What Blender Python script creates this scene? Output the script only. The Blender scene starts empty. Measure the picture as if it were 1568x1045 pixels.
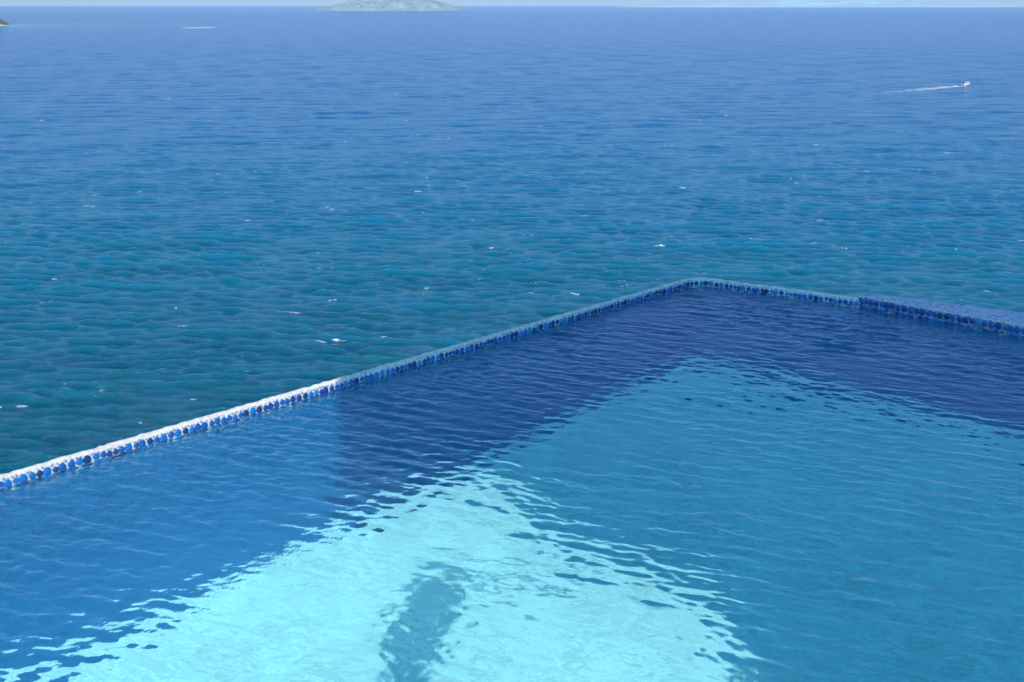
import bpy, math, numpy as np
from mathutils import Vector
rng=np.random.default_rng(7)
sc=bpy.context.scene
sc.view_settings.view_transform='Standard'; sc.view_settings.look='None'; sc.view_settings.exposure=0
CAMZ=1.8; SEA=-34.2
D=1.75
SUN_EL=48.0; SUN_AZ=180.0
def mat(name):
    m=bpy.data.materials.new(name); m.use_nodes=True
    nt=m.node_tree
    for n in list(nt.nodes): nt.nodes.remove(n)
    out=nt.nodes.new('ShaderNodeOutputMaterial')
    return m,nt,out
def N(nt,t,**kw):
    n=nt.nodes.new(t)
    for k,v in kw.items(): setattr(n,k,v)
    return n
def mesh_np(name,co,quads,smooth=True,m=None,parent=None):
    me=bpy.data.meshes.new(name)
    nv=len(co); nf=len(quads); k=quads.shape[1]
    me.vertices.add(nv); me.vertices.foreach_set('co',co.astype(np.float32).ravel())
    me.loops.add(nf*k); me.loops.foreach_set('vertex_index',quads.astype(np.int32).ravel())
    me.polygons.add(nf); me.polygons.foreach_set('loop_start',(np.arange(nf)*k).astype(np.int32))
    me.polygons.foreach_set('use_smooth',np.full(nf,smooth))
    me.update(calc_edges=True)
    o=bpy.data.objects.new(name,me); sc.collection.objects.link(o)
    if m: me.materials.append(m)
    if parent: o.parent=parent
    return o
def grid_quads(nr,nc):
    i=np.arange(nr-1)[:,None]; j=np.arange(nc-1)[None,:]
    a=(i*nc+j).ravel()
    return np.stack([a,a+1,a+nc+1,a+nc],1)
def empty(name):
    e=bpy.data.objects.new(name,None); sc.collection.objects.link(e); return e
def pyobj(name,verts,faces,m=None,parent=None,smooth=False):
    me=bpy.data.meshes.new(name); me.from_pydata(verts,[],faces); me.update()
    if smooth:
        for p in me.polygons: p.use_smooth=True
    o=bpy.data.objects.new(name,me); sc.collection.objects.link(o)
    if m: me.materials.append(m)
    if parent: o.parent=parent
    return o
def prism(name,poly,z0,z1,m,parent=None):
    n=len(poly)
    A=sum(poly[i][0]*poly[(i+1)%n][1]-poly[(i+1)%n][0]*poly[i][1] for i in range(n))
    if A<0: poly=poly[::-1]
    v=[(p[0],p[1],z0) for p in poly]+[(p[0],p[1],z1) for p in poly]
    f=[list(range(n))[::-1],list(range(n,2*n))]+[[i,(i+1)%n,n+(i+1)%n,n+i] for i in range(n)]
    return pyobj(name,v,f,m,parent)
# ---------- world & sun
w=bpy.data.worlds.new("World"); sc.world=w; w.use_nodes=True
nt=w.node_tree; bg=nt.nodes['Background']
sky=nt.nodes.new('ShaderNodeTexSky'); sky.sky_type='NISHITA'; sky.sun_disc=False
sky.sun_elevation=math.radians(SUN_EL); sky.sun_rotation=math.radians(SUN_AZ)
sky.air_density=1.0; sky.dust_density=0.0; sky.ozone_density=4.0
tc=N(nt,'ShaderNodeTexCoord'); sx=N(nt,'ShaderNodeSeparateXYZ'); nt.links.new(tc.outputs['Generated'],sx.inputs[0])
rp=N(nt,'ShaderNodeValToRGB'); rp.color_ramp.elements[0].position=0; rp.color_ramp.elements[0].color=(.29,.46,.92,1)
rp.color_ramp.elements[1].position=.6; rp.color_ramp.elements[1].color=(.85,.96,1,1)
nt.links.new(sx.outputs[2],rp.inputs[0])
mu=N(nt,'ShaderNodeMix',data_type='RGBA',blend_type='MULTIPLY'); mu.inputs['Factor'].default_value=1
nt.links.new(sky.outputs[0],mu.inputs[6]); nt.links.new(rp.outputs[0],mu.inputs[7])
nt.links.new(mu.outputs[2],bg.inputs[0]); bg.inputs[1].default_value=0.13
az=math.radians(SUN_AZ); el=math.radians(SUN_EL)
S=Vector((math.sin(az)*math.cos(el),math.cos(az)*math.cos(el),math.sin(el)))
L=bpy.data.lights.new('sun','SUN'); L.energy=4.6; L.angle=math.radians(0.5); L.color=(1,0.96,0.9)
lo=bpy.data.objects.new('sun',L); sc.collection.objects.link(lo)
lo.rotation_euler=S.to_track_quat('Z','Y').to_euler()
# ---------- camera
cam=bpy.data.cameras.new('camera'); co=bpy.data.objects.new('camera',cam); sc.collection.objects.link(co)
cam.lens=45; cam.sensor_width=36; cam.clip_start=0.05; cam.clip_end=100000
PITCH=math.atan(514/1960)
co.location=(0,0,CAMZ); co.rotation_euler=(math.radians(90)-PITCH,0,0)
sc.camera=co
# ---------- frames
C=np.array([1.23,8.38]); a=np.array([-.649,-.761]); b=np.array([.82,-.573])
def P(u,v): q=C+u*a+v*b; return (float(q[0]),float(q[1]))
# ---------- materials
def tile_mat(name,c1,c2,grout,scale,bump=0.3,rough=.35):
    m,nt,out=mat(name)
    tc=N(nt,'ShaderNodeTexCoord'); 
    vo=N(nt,'ShaderNodeTexVoronoi',feature='F1'); vo.inputs['Scale'].default_value=scale; vo.inputs['Randomness'].default_value=.6
    nt.links.new(tc.outputs['Object'],vo.inputs['Vector'])
    r=N(nt,'ShaderNodeValToRGB'); r.color_ramp.elements[0].position=.42; r.color_ramp.elements[0].color=(0,0,0,1)
    r.color_ramp.elements[1].position=.5; r.color_ramp.elements[1].color=(1,1,1,1)
    nt.links.new(vo.outputs['Distance'],r.inputs[0])
    sep=N(nt,'ShaderNodeSeparateColor'); nt.links.new(vo.outputs['Color'],sep.inputs[0])
    mx=N(nt,'ShaderNodeMix',data_type='RGBA'); nt.links.new(sep.outputs[0],mx.inputs['Factor'])
    mx.inputs[6].default_value=(*c1,1); mx.inputs[7].default_value=(*c2,1)
    m2=N(nt,'ShaderNodeMix',data_type='RGBA'); nt.links.new(r.outputs[0],m2.inputs['Factor'])
    nt.links.new(mx.outputs[2],m2.inputs[6]); m2.inputs[7].default_value=(*grout,1)
    p=N(nt,'ShaderNodeBsdfPrincipled'); p.inputs['Roughness'].default_value=rough
    nt.links.new(m2.outputs[2],p.inputs['Base Color'])
    bu=N(nt,'ShaderNodeBump'); bu.invert=True; bu.inputs['Strength'].default_value=bump; bu.inputs['Distance'].default_value=.004
    nt.links.new(r.outputs[0],bu.inputs['Height']); nt.links.new(bu.outputs[0],p.inputs['Normal'])
    nt.links.new(p.outputs[0],out.inputs[0]); return m
def plain(name,c,rough=.6,nscale=20,var=.15,bump=.0,dist=.01,c2=None):
    m,nt,out=mat(name)
    tc=N(nt,'ShaderNodeTexCoord'); no=N(nt,'ShaderNodeTexNoise'); no.inputs['Scale'].default_value=nscale; no.inputs['Detail'].default_value=6
    nt.links.new(tc.outputs['Object'],no.inputs['Vector'])
    mr=N(nt,'ShaderNodeMapRange'); mr.inputs['From Min'].default_value=.3; mr.inputs['From Max'].default_value=.7; nt.links.new(no.outputs[0],mr.inputs[0])
    mx=N(nt,'ShaderNodeMix',data_type='RGBA'); nt.links.new(mr.outputs[0],mx.inputs['Factor'])
    mx.inputs[6].default_value=(*[x*(1-var) for x in c],1); mx.inputs[7].default_value=(*(c2 or [min(1,x*(1+var)) for x in c]),1)
    p=N(nt,'ShaderNodeBsdfPrincipled'); p.inputs['Roughness'].default_value=rough
    nt.links.new(mx.outputs[2],p.inputs['Base Color'])
    if bump:
        bu=N(nt,'ShaderNodeBump'); bu.inputs['Strength'].default_value=bump; bu.inputs['Distance'].default_value=dist
        nt.links.new(no.outputs[0],bu.inputs['Height']); nt.links.new(bu.outputs[0],p.inputs['Normal'])
    nt.links.new(p.outputs[0],out.inputs[0]); return m
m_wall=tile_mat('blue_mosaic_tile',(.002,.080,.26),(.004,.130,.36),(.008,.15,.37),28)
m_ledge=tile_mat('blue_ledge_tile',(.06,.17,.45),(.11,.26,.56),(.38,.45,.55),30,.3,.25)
m_floor=plain('pool_plaster',(.31,.56,.62),.6,9,.25)
m_grout=plain('white_grout',(.62,.62,.6),.8,60,.25,.6,.004)
m_deck=plain('stone_deck',(.5,.47,.42),.7,8,.2,.2)
m_plaster=plain('white_plaster',(.7,.68,.64),.8,5,.08,.1)
m_wood=plain('teak_wood',(.3,.17,.08),.5,12,.3,.2)
m_rock=plain('hillside_scrub',(.07,.09,.04),.9,.4,.5,1,.6,(.2,.18,.13))
# see-through sheet of the added shadow caster; its tint colours the pool shade
m_caster,nt,out=mat('blue_caster_sheet')
trp=N(nt,'ShaderNodeBsdfTransparent'); trp.inputs[0].default_value=(.08,.33,.50,1); tr=N(nt,'ShaderNodeBsdfTranslucent')
wv=N(nt,'ShaderNodeTexNoise'); wv.inputs['Scale'].default_value=40; tmx=N(nt,'ShaderNodeMix',data_type='RGBA'); nt.links.new(wv.outputs[0],tmx.inputs['Factor']); tmx.inputs[6].default_value=(.2,.42,.6,1); tmx.inputs[7].default_value=(.26,.5,.7,1); nt.links.new(tmx.outputs[2],tr.inputs[0])
ms=N(nt,'ShaderNodeMixShader'); ms.inputs[0].default_value=.5; nt.links.new(trp.outputs[0],ms.inputs[1]); nt.links.new(tr.outputs[0],ms.inputs[2]); nt.links.new(ms.outputs[0],out.inputs[0])
# ---------- pool shell
pool=empty('infinity_pool')
UM,VM=7.0,6.0
def Q(pts): return [P(*p) for p in pts]
prism('pool_floor',Q([(-.2,-.2),(UM+.2,-.2),(UM+.2,VM+.2),(-.2,VM+.2)]),-D-.2,-D,m_floor,pool)
W=.040
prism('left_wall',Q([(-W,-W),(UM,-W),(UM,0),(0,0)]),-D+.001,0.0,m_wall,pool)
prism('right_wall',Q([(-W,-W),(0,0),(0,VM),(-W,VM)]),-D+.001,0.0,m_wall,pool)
prism('near_wall',Q([(UM,-W),(UM+.3,-W),(UM+.3,VM+.3),(UM,VM+.3)]),-D+.001,.05,m_wall,pool)
prism('side_wall',Q([(0,VM),(UM,VM),(UM,VM+.3),(0,VM+.3)]),-D+.001,.05,m_wall,pool)
prism('foundation',Q([(.3,.3),(UM,.3),(UM,VM),(.3,VM)]),-14,-D-.2,m_plaster,pool)
R1=np.array([2.15,7.74]); ld=np.array([.683,-.730]); R3=R1+ld*4.5
n_out=np.array([.573,.82])
led=[tuple(R1),tuple(R3),tuple(R1+b*4.5+n_out*.1),tuple(R1+b*.12+n_out*.13)]
prism('spillway_ledge',led,.004,.057,m_ledge,pool)
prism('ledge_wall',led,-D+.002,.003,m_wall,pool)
def rim(name,path,width,top,sink,parent,mtl):
    pts=np.array(path); n=len(pts)
    t=np.gradient(pts,axis=0); t/=np.linalg.norm(t,axis=1)[:,None]
    nr=np.stack([-t[:,1],t[:,0]],1)
    prof=[(0,-sink),(0,top-.012),(.004,top-.004),(.012,top),(width-.012,top),(width-.004,top-.004),(width,top-.012),(width,-sink)]
    co=[];k=len(prof)
    for i in range(n):
        wob=rng.normal(0,.0015); w2=rng.normal(0,.0015)
        for d,z in prof: co.append((*(pts[i]+nr[i]*(d+(w2 if d>0 else 0))),z+(wob if z>0 else 0)))
    q=[(i*k+j,i*k+j+1,(i+1)*k+j+1,(i+1)*k+j) for i in range(n-1) for j in range(k-1)]
    q=[x[::-1] for x in q]
    return pyobj(name,co,q,mtl,parent,True)
def densify(pts,step=.02):
    out=[]
    for i in range(len(pts)-1):
        p=np.array(pts[i]);q=np.array(pts[i+1]); l=np.linalg.norm(q-p); k=max(1,int(l/step))
        for j in range(k): out.append(p+(q-p)*j/k)
    out.append(np.array(pts[-1])); return out
r=.12; arc=[]
pA=C+a*r; pB=C+b*r
for t in np.linspace(0,1,8): arc.append(tuple((1-t)**2*pA+2*t*(1-t)*C+t*t*pB))
path=densify([P(UM,0)]+arc+[P(0,1.14)])
rim('rim_coping',path,W,.044,.06,pool,m_grout)
path2=densify([tuple(R1),tuple(R3)])
rim('ledge_coping',path2,.022,.062,.06,pool,m_grout)
m_disc,nt,out=mat('glazed_pebble_disc')
at=N(nt,'ShaderNodeAttribute',attribute_name='tint'); p=N(nt,'ShaderNodeBsdfPrincipled'); p.inputs['Roughness'].default_value=.2
nt.links.new(at.outputs['Color'],p.inputs['Base Color']); nt.links.new(p.outputs[0],out.inputs[0])
def discs(name,items,parent):
    V=[];F=[];T=[]
    for c,nn,ax,r,col in items:
        c=np.array(c);nn=np.array(nn);ax=np.array(ax);bx=np.cross(nn,ax)
        base=len(V);K=12; e=rng.uniform(.85,1.0)
        for (rr,h) in ((1.0,0.0),(.92,.0035),(.6,.0055)):
            for k in range(K):
                an=2*math.pi*k/K; V.append(tuple(c+ax*r*rr*math.cos(an)+bx*r*rr*e*math.sin(an)+nn*h)); T.append(col)
        for l in range(2):
            for k in range(K):
                F.append((base+l*K+k,base+l*K+(k+1)%K,base+(l+1)*K+(k+1)%K,base+(l+1)*K+k))
        F.append(tuple(base+2*K+k for k in range(K)))
    o=pyobj(name,V,F,m_disc,parent,True)
    at=o.data.color_attributes.new('tint','FLOAT_COLOR','POINT')
    at.data.foreach_set('color',np.array([(*c,1) for c in T],dtype=np.float32).ravel())
    return o
blues=[(.01,.09,.38),(.01,.15,.5),(.02,.05,.25),(.02,.2,.5),(.008,.04,.18),(.01,.1,.36)]
def row_items(path,zc,r0,pal=blues,gap=(1.0,1.12),lo_=.72):
    it=[]; pts=np.array(path); seg=np.linalg.norm(np.diff(pts,axis=0),axis=1); s=np.concatenate([[0],np.cumsum(seg)])
    d=r0
    while d<s[-1]:
        r=r0*rng.uniform(lo_,1.1)
        i=min(np.searchsorted(s,d),len(pts)-1); i0=max(i-1,0); t=pts[i]-pts[i0]; t=t/np.linalg.norm(t)
        pos=pts[i0]+t*(d-s[i0]); nl=np.array([-t[1],t[0]])
        col=pal[rng.integers(len(pal))]
        it.append(((*(pos-nl*.0005),zc+rng.normal(0,.0015)),(-nl[0],-nl[1],0),(t[0],t[1],0),r,col))
        d+=r*2*rng.uniform(*gap)
    return it
pale=[(.5,.55,.6),(.2,.35,.6),(.6,.6,.6)]
items=row_items(path,.013,.0175)+row_items(path,-.024,.0165)+row_items(path,.035,.005,pal=pale,gap=(1.2,3))
items+=row_items(path2,.030,.019)+row_items(path2,-.008,.0165)+row_items(path2,.053,.006,pal=pale,gap=(1.3,3.5))
discs('rim_mosaic_discs',items,pool)
# ---------- pool water
nu,nv=1000,840
U=np.linspace(0,UM,nu); Vv=np.linspace(0,VM,nv)
UU,VV=np.meshgrid(U,Vv,indexing='ij')
X=(C[0]+UU*a[0]+VV*b[0]).astype(np.float32); Y=(C[1]+UU*a[1]+VV*b[1]).astype(np.float32)
Z=np.zeros_like(X)
def vnoise(X,Y,sc_,seed,K=7):
    r=np.random.default_rng(seed); s=np.zeros_like(X)
    for k in range(K):
        th=r.uniform(0,2*math.pi); l=sc_*r.uniform(.7,1.6); s+=np.sin(2*math.pi*(X*math.cos(th)+Y*math.sin(th))/l+r.uniform(0,6.28)).astype(np.float32)
    return s/math.sqrt(K)
gust=np.clip(1+.4*vnoise(X,Y,1.6,3)+.25*vnoise(X,Y,.6,13),.35,2.0)
wd=math.radians(240)
warps=[vnoise(X,Y,s_,40+i,6) for i,s_ in enumerate((.5,.8,1.2,.35))]
for k in range(90):
    lam=math.exp(rng.uniform(math.log(.030),math.log(.19)))
    th=wd+rng.normal(0,.42) if k<58 else rng.uniform(0,2*math.pi)
    slope=.0125 if k<58 else .0092
    A=slope*lam/(2*math.pi)*1.4
    Z+=(A*np.sin(2*math.pi*(X*math.cos(th)+Y*math.sin(th))/lam+rng.uniform(0,6.28)+.9*warps[k%4])).astype(np.float32)
Z*=gust
m_water,nt,out=mat('pool_water')
rf=N(nt,'ShaderNodeBsdfRefraction'); rf.inputs['IOR'].default_value=1.33; rf.inputs['Roughness'].default_value=0; rf.inputs['Color'].default_value=(.64,.97,.99,1)
gl=N(nt,'ShaderNodeBsdfGlossy'); gl.inputs['Roughness'].default_value=0.03; gl.inputs['Color'].default_value=(1,1,1,1)
fr=N(nt,'ShaderNodeFresnel'); fr.inputs[0].default_value=1.33
tcn=N(nt,'ShaderNodeTexCoord'); nn_=N(nt,'ShaderNodeTexNoise'); nn_.inputs['Scale'].default_value=38; nn_.inputs['Detail'].default_value=3; nt.links.new(tcn.outputs['Object'],nn_.inputs['Vector'])
bb=N(nt,'ShaderNodeBump'); bb.inputs['Strength'].default_value=1; bb.inputs['Distance'].default_value=.0015; nt.links.new(nn_.outputs[0],bb.inputs['Height'])
for x in (rf,gl,fr): nt.links.new(bb.outputs[0],x.inputs['Normal'])
mx=N(nt,'ShaderNodeMixShader'); nt.links.new(fr.outputs[0],mx.inputs[0]); nt.links.new(rf.outputs[0],mx.inputs[1]); nt.links.new(gl.outputs[0],mx.inputs[2])
nt.links.new(mx.outputs[0],out.inputs[0])
q=grid_quads(nu,nv)
v0=np.array([X[1,0]-X[0,0],Y[1,0]-Y[0,0]]); v1=np.array([X[0,1]-X[0,0],Y[0,1]-Y[0,0]])
if v1[0]*v0[1]-v1[1]*v0[0]<0: q=q[:,::-1]
pw=mesh_np('pool_water',np.stack([X,Y,Z],-1).reshape(-1,3),q,True,m_water)
pw.visible_shadow=False   # clear water: sunlight reaches the pool floor
# ---------- unseen shadow caster added above the pool, outline shaped from the shade below
caster=empty('shadow_caster')
HR=3.6
caster_outline=[(-.86,5.9),(-.84,1.30),(-.6,1.32),(-.45,1.52),(-.28,1.64),(-.08,1.6),(.06,1.4),(.14,1.05),(.3,.84),(.62,.7),(.84,.5),(.92,.2),(.92,-.3),(.86,-3.6),(6.2,-3.6),(6.2,5.9)]
pyobj('caster_sheet',[(x,y,HR+.06) for x,y in caster_outline],[list(range(len(caster_outline)))[::-1]],m_caster,caster)
pyobj('caster_strip',[(x,y,HR+.06) for x,y in [(-.58,-3.6),(-.40,-3.6),(-.34,-.1),(-.22,.35),(-.30,.74),(-.46,.62),(-.54,.2),(-.52,-.2)]],[[7,6,5,4,3,2,1,0]],m_caster,caster)  # added strip, shaped to cast the dark band across the sunlit floor
pyobj('caster_cross_strip',[(x,y,HR-.05) for x,y in [(-.30,.62),(.35,.62),(.35,.71),(-.30,.71)]],[[3,2,1,0]],m_caster,caster)
prism('caster_tie_beam',[(-.6,-3.62),(6.2,-3.62),(6.2,-3.75),(-.6,-3.75)],HR,HR+.12,m_wood,caster)
prism('caster_edge_beam',[(6.22,-3.62),(6.32,-3.62),(6.32,5.9),(6.22,5.9)],HR,HR+.12,m_wood,caster)
for i,(x,y) in enumerate([(-.45,-3.69),(3.0,-3.69),(6.27,-3.2),(6.27,2.0)]):
    prism('caster_post_%d'%i,[(x-.06,y-.06),(x+.06,y-.06),(x+.06,y+.06),(x-.06,y+.06)],.06,HR,m_wood,caster)
prism('terrace_deck',[P(UM+.3,-2),P(UM+6,-2),P(UM+6,VM+6),P(0,VM+6),P(0,VM+.3),P(UM+.3,VM+.3)],-3,.06,m_deck)
# ---------- hillside under the terrace
gx=np.linspace(-90,110,200); gy=np.linspace(-14,44,120)
GX,GY=np.meshgrid(gx,gy,indexing='ij'); hz=-3.0-.92*np.maximum(0,GY-1.5)-.12*np.maximum(0,-GX-6)
hz=hz+.5*vnoise(GX,GY,9,71)*np.clip((GY-3)/8,0,1)+.25*vnoise(GX,GY,2.5,72)*np.clip((GY-6)/8,0,1)
mesh_np('hillside',np.stack([GX,GY,hz],-1).reshape(-1,3),grid_quads(200,120)[:,::-1],True,m_rock)
# ---------- sea
ang=np.radians(np.concatenate([np.linspace(-75,-27,40)[:-1],np.linspace(-27,27,1100),np.linspace(27,75,40)[1:]]))
R=[30.0]
while R[-1]<85: R.append(R[-1]*1.01)
while R[-1]<4500: R.append(R[-1]*1.0026)
while R[-1]<60000: R.append(R[-1]*1.15)
R=np.array(R)
RR,AA=np.meshgrid(R,ang,indexing='ij')
X=(RR*np.sin(AA)).astype(np.float32); Y=(RR*np.cos(AA)).astype(np.float32); Z=np.zeros_like(X)
r2=np.random.default_rng(19)
gust=np.clip(1+.28*vnoise(X,Y,60,5)+.32*vnoise(X,Y,13,6),.25,2).astype(np.float32)
wp=vnoise(X,Y,14,8); wp2=vnoise(X,Y,32,9)
for k in range(120):
    if k<104: lam=math.exp(r2.uniform(math.log(.5),math.log(4.2)))
    else: lam=math.exp(r2.uniform(math.log(6),math.log(26)))
    th=math.radians(265)+r2.normal(0,.36 if k%4 else .8)
    A=(.045 if k<104 else .011)*lam/(2*math.pi)
    fade=np.clip((lam/(RR*.0026)-3)/4,0,1).astype(np.float32)*(RR<4500)
    Z+=(A*fade*np.sin((2*math.pi/lam)*(X*math.cos(th)+Y*math.sin(th))+r2.uniform(0,6.28)+.5*(wp if k%2 else wp2))).astype(np.float32)
Z*=gust
sea_co=np.stack([X,Y,Z+SEA],-1).reshape(-1,3)
foam=np.zeros_like(X); shoal=np.zeros_like(X)
def blob(arr,cx,cy,sx,sy,amp,rot=0):
    rr=math.hypot(cx,cy); aa=math.atan2(cx,cy); ext=3*max(sx,sy)
    i0,i1=np.searchsorted(R,rr-ext),np.searchsorted(R,rr+ext)+1
    j0,j1=np.searchsorted(ang,aa-ext/rr),np.searchsorted(ang,aa+ext/rr)+1
    i0=max(i0,0);j0=max(j0,0)
    x=X[i0:i1,j0:j1]-cx;y=Y[i0:i1,j0:j1]-cy; c,s=math.cos(rot),math.sin(rot)
    xr=x*c+y*s; yr=-x*s+y*c
    arr[i0:i1,j0:j1]=np.maximum(arr[i0:i1,j0:j1],amp*np.exp(-(xr/sx)**2-(yr/sy)**2))
for k in range(640):
    rr=math.exp(r2.uniform(math.log(110),math.log(2600))); aa=math.radians(r2.uniform(-27,27))
    s=r2.uniform(.16,.5)*(1+rr/420); rt=r2.normal(0,.2); am=r2.uniform(.5,.9)
    for q_ in range(3): blob(foam,rr*math.sin(aa)+r2.normal(0,s*1.2),rr*math.cos(aa)+r2.normal(0,s*.6),s*1.5*r2.uniform(.5,1),s*.5*r2.uniform(.6,1.1),am,rt)
for t in np.linspace(0,1,140):
    j=r2.normal(0,1.3); blob(foam,208-78*t+j,602-74*t-j,2.0+3*t,1.6+3.5*t,max(.32,.9-.7*t)*r2.uniform(.75,1.1),.75)
for dx in (-15,-5,5,15): blob(foam,-520+dx,2190+dx,8,60,.9)
for k in range(10): blob(foam,-985+5*k,2500-10*k,9,50,1.0)
blob(shoal,-950,2350,160,300,1.0); blob(shoal,-700,2400,140,120,.5)
sea=mesh_np('sea',sea_co,grid_quads(len(R),len(ang))[:,::-1],True)
for nm,arr in (('foam',foam),('shoal',shoal)):
    at=sea.data.attributes.new(nm,'FLOAT','POINT'); at.data.foreach_set('value',arr.astype(np.float32).ravel())
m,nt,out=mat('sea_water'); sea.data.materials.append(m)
geo=N(nt,'ShaderNodeNewGeometry'); lk=nt.links.new
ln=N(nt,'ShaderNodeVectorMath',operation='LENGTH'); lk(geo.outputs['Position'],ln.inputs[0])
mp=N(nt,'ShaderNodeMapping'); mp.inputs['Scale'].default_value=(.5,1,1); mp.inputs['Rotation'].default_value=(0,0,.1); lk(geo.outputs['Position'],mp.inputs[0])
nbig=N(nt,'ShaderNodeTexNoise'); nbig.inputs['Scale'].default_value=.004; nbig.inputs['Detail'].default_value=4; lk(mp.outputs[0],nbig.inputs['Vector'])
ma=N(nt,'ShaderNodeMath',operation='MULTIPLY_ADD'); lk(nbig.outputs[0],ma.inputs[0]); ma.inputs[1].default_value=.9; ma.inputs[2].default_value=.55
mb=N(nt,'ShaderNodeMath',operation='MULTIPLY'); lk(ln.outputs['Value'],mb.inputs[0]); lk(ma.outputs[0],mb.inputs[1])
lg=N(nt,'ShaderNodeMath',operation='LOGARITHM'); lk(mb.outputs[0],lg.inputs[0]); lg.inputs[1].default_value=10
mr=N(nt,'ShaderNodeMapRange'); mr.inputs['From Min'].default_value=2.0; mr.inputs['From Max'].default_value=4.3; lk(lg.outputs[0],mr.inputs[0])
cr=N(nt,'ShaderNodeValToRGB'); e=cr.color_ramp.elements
e[0].position=0; e[0].color=(.001,.095,.155,1); e[1].position=1; e[1].color=(.03,.16,.30,1)  # far end lightened: horizon haze painted into the water colour
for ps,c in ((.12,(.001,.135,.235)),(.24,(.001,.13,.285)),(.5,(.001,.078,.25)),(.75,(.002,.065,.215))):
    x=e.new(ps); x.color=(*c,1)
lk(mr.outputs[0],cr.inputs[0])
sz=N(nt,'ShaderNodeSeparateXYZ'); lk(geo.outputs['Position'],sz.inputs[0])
hm=N(nt,'ShaderNodeMapRange'); hm.inputs['From Min'].default_value=SEA-.25; hm.inputs['From Max'].default_value=SEA+.25; hm.inputs['To Min'].default_value=.75; hm.inputs['To Max'].default_value=1.25; lk(sz.outputs[2],hm.inputs[0])  # paints light showing through crests, and darker troughs, into the colour
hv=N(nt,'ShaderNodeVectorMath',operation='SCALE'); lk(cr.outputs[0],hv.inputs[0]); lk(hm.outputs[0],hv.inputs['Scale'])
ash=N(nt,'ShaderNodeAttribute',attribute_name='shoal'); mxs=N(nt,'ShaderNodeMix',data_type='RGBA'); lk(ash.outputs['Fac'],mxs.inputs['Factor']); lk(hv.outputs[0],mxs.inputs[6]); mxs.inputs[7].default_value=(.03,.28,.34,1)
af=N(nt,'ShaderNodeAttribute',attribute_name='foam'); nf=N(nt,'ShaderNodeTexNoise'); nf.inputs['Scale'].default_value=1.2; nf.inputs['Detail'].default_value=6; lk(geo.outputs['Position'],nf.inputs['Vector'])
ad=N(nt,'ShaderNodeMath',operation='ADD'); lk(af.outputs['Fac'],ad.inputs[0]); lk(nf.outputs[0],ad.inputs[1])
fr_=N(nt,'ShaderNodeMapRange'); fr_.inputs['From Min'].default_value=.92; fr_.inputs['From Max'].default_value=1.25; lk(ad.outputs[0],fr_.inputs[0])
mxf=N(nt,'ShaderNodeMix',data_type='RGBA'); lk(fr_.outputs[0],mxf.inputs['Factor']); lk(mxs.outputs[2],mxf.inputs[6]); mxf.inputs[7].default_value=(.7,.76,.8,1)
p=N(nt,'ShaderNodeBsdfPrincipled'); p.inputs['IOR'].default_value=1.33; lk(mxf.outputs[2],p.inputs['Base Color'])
rg=N(nt,'ShaderNodeMapRange'); rg.inputs['To Min'].default_value=.1; rg.inputs['To Max'].default_value=.8; lk(fr_.outputs[0],rg.inputs[0]); lk(rg.outputs[0],p.inputs['Roughness'])
nb=N(nt,'ShaderNodeTexNoise'); nb.inputs['Scale'].default_value=2.0; nb.inputs['Detail'].default_value=4; nb.inputs['Roughness'].default_value=.6
mp2=N(nt,'ShaderNodeMapping'); mp2.inputs['Scale'].default_value=(.38,1.3,1); lk(geo.outputs['Position'],mp2.inputs[0]); lk(mp2.outputs[0],nb.inputs['Vector'])
bu=N(nt,'ShaderNodeBump'); bu.inputs['Strength'].default_value=1; bu.inputs['Distance'].default_value=.42; lk(nb.outputs[0],bu.inputs['Height'])
nb2=N(nt,'ShaderNodeTexNoise'); nb2.inputs['Scale'].default_value=.12; nb2.inputs['Detail'].default_value=5; lk(mp2.outputs[0],nb2.inputs['Vector'])
bu2=N(nt,'ShaderNodeBump'); bu2.inputs['Strength'].default_value=1; bu2.inputs['Distance'].default_value=1.8; lk(nb2.outputs[0],bu2.inputs['Height'])
lk(bu.outputs[0],bu2.inputs['Normal']); lk(bu2.outputs[0],p.inputs['Normal'])
lk(p.outputs[0],out.inputs[0])
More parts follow.
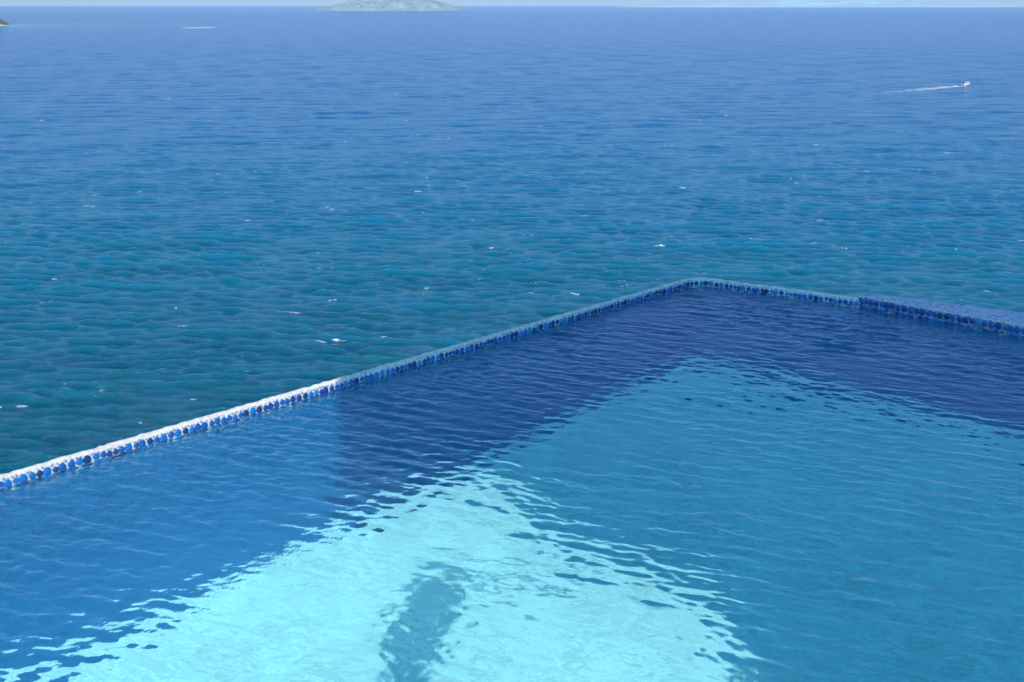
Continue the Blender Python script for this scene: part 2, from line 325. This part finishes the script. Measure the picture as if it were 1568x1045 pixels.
# ---------- islands
def island(name,cx,cy,hw,hd,h,m,seed,z0=SEA,n=90):
    gx=np.linspace(-1,1,n*2); gy=np.linspace(-1,1,n)
    A,B=np.meshgrid(gx,gy,indexing='ij')
    env=np.clip(1-np.abs(A)**2.2-np.abs(B)**2,0,1)**.7
    r=vnoise(A,B,1.1,seed,9)*.35+vnoise(A,B,.35,seed+1,9)*.16+vnoise(A,B,.1,seed+2,9)*.06
    Zz=z0-3+ (h+3)*env*np.clip(.62+r,.08,1.4)
    return mesh_np(name,np.stack([cx+A*hw,cy+B*hd,Zz],-1).reshape(-1,3),grid_quads(2*n,n)[:,::-1],True,m)
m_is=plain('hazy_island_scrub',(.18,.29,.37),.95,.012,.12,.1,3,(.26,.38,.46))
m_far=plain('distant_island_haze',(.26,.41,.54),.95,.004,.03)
m_isl=plain('islet_rock',(.10,.12,.08),.9,.05,.4,1,3,(.3,.28,.22))
island('distant_island',-855,9300,545,500,95,m_is,21)
island('distant_island',6300,26000,4300,900,150,m_far,31)
island('rocky_islet',-1085,2620,80,90,28,m_isl,51)
# ---------- motorboat
boat=empty('motorboat')
m_hull=plain('white_gelcoat',(.8,.8,.78),.25,3,.04); m_glass=plain('tinted_glass',(.03,.04,.05),.1,3,.1)
Ls=[(-3.4,1.15,-.3,.75),(-2,1.25,-.35,.8),(0,1.25,-.35,.9),(1.6,1.0,-.3,1.05),(2.8,.5,-.1,1.2),(3.5,.05,.4,1.35)]
v=[];f=[]
for x,hw,kz,dz in Ls: v+=[(x,-hw,dz),(x,-hw*.85,.15+kz*.3),(x,0,kz),(x,hw*.85,.15+kz*.3),(x,hw,dz)]
for i in range(5):
    for j in range(4): f.append((i*5+j,i*5+j+1,(i+1)*5+j+1,(i+1)*5+j))
    f.append((i*5+4,i*5,(i+1)*5,(i+1)*5+4))
f.append((0,1,2,3,4)); pyobj('hull',v,f,m_hull,boat)
def taper(nm,x0,x1,w0,z0,z1,k,m):
    v=[(x0,-w0,z0),(x1,-w0,z0),(x1,w0,z0),(x0,w0,z0),(x0+k,-w0*.8,z1),(x1-k*2,-w0*.8,z1),(x1-k*2,w0*.8,z1),(x0+k,w0*.8,z1)]
    pyobj(nm,v,[(3,2,1,0),(4,5,6,7),(0,1,5,4),(1,2,6,5),(2,3,7,6),(3,0,4,7)],m,boat)
taper('cabin',-.6,1.9,.8,.9,1.45,.15,m_hull); taper('windshield',-.2,1.2,.7,1.452,1.85,.2,m_glass); taper('hardtop',-.9,1.1,.75,1.853,1.95,.02,m_hull)
taper('outboard_motor',-3.8,-3.42,.25,.3,1.3,.05,m_glass)
boat.location=(211,605,SEA+.1); boat.scale=(.85,.85,.8); boat.rotation_euler=(0,math.radians(-5),math.atan2(.69,.72))
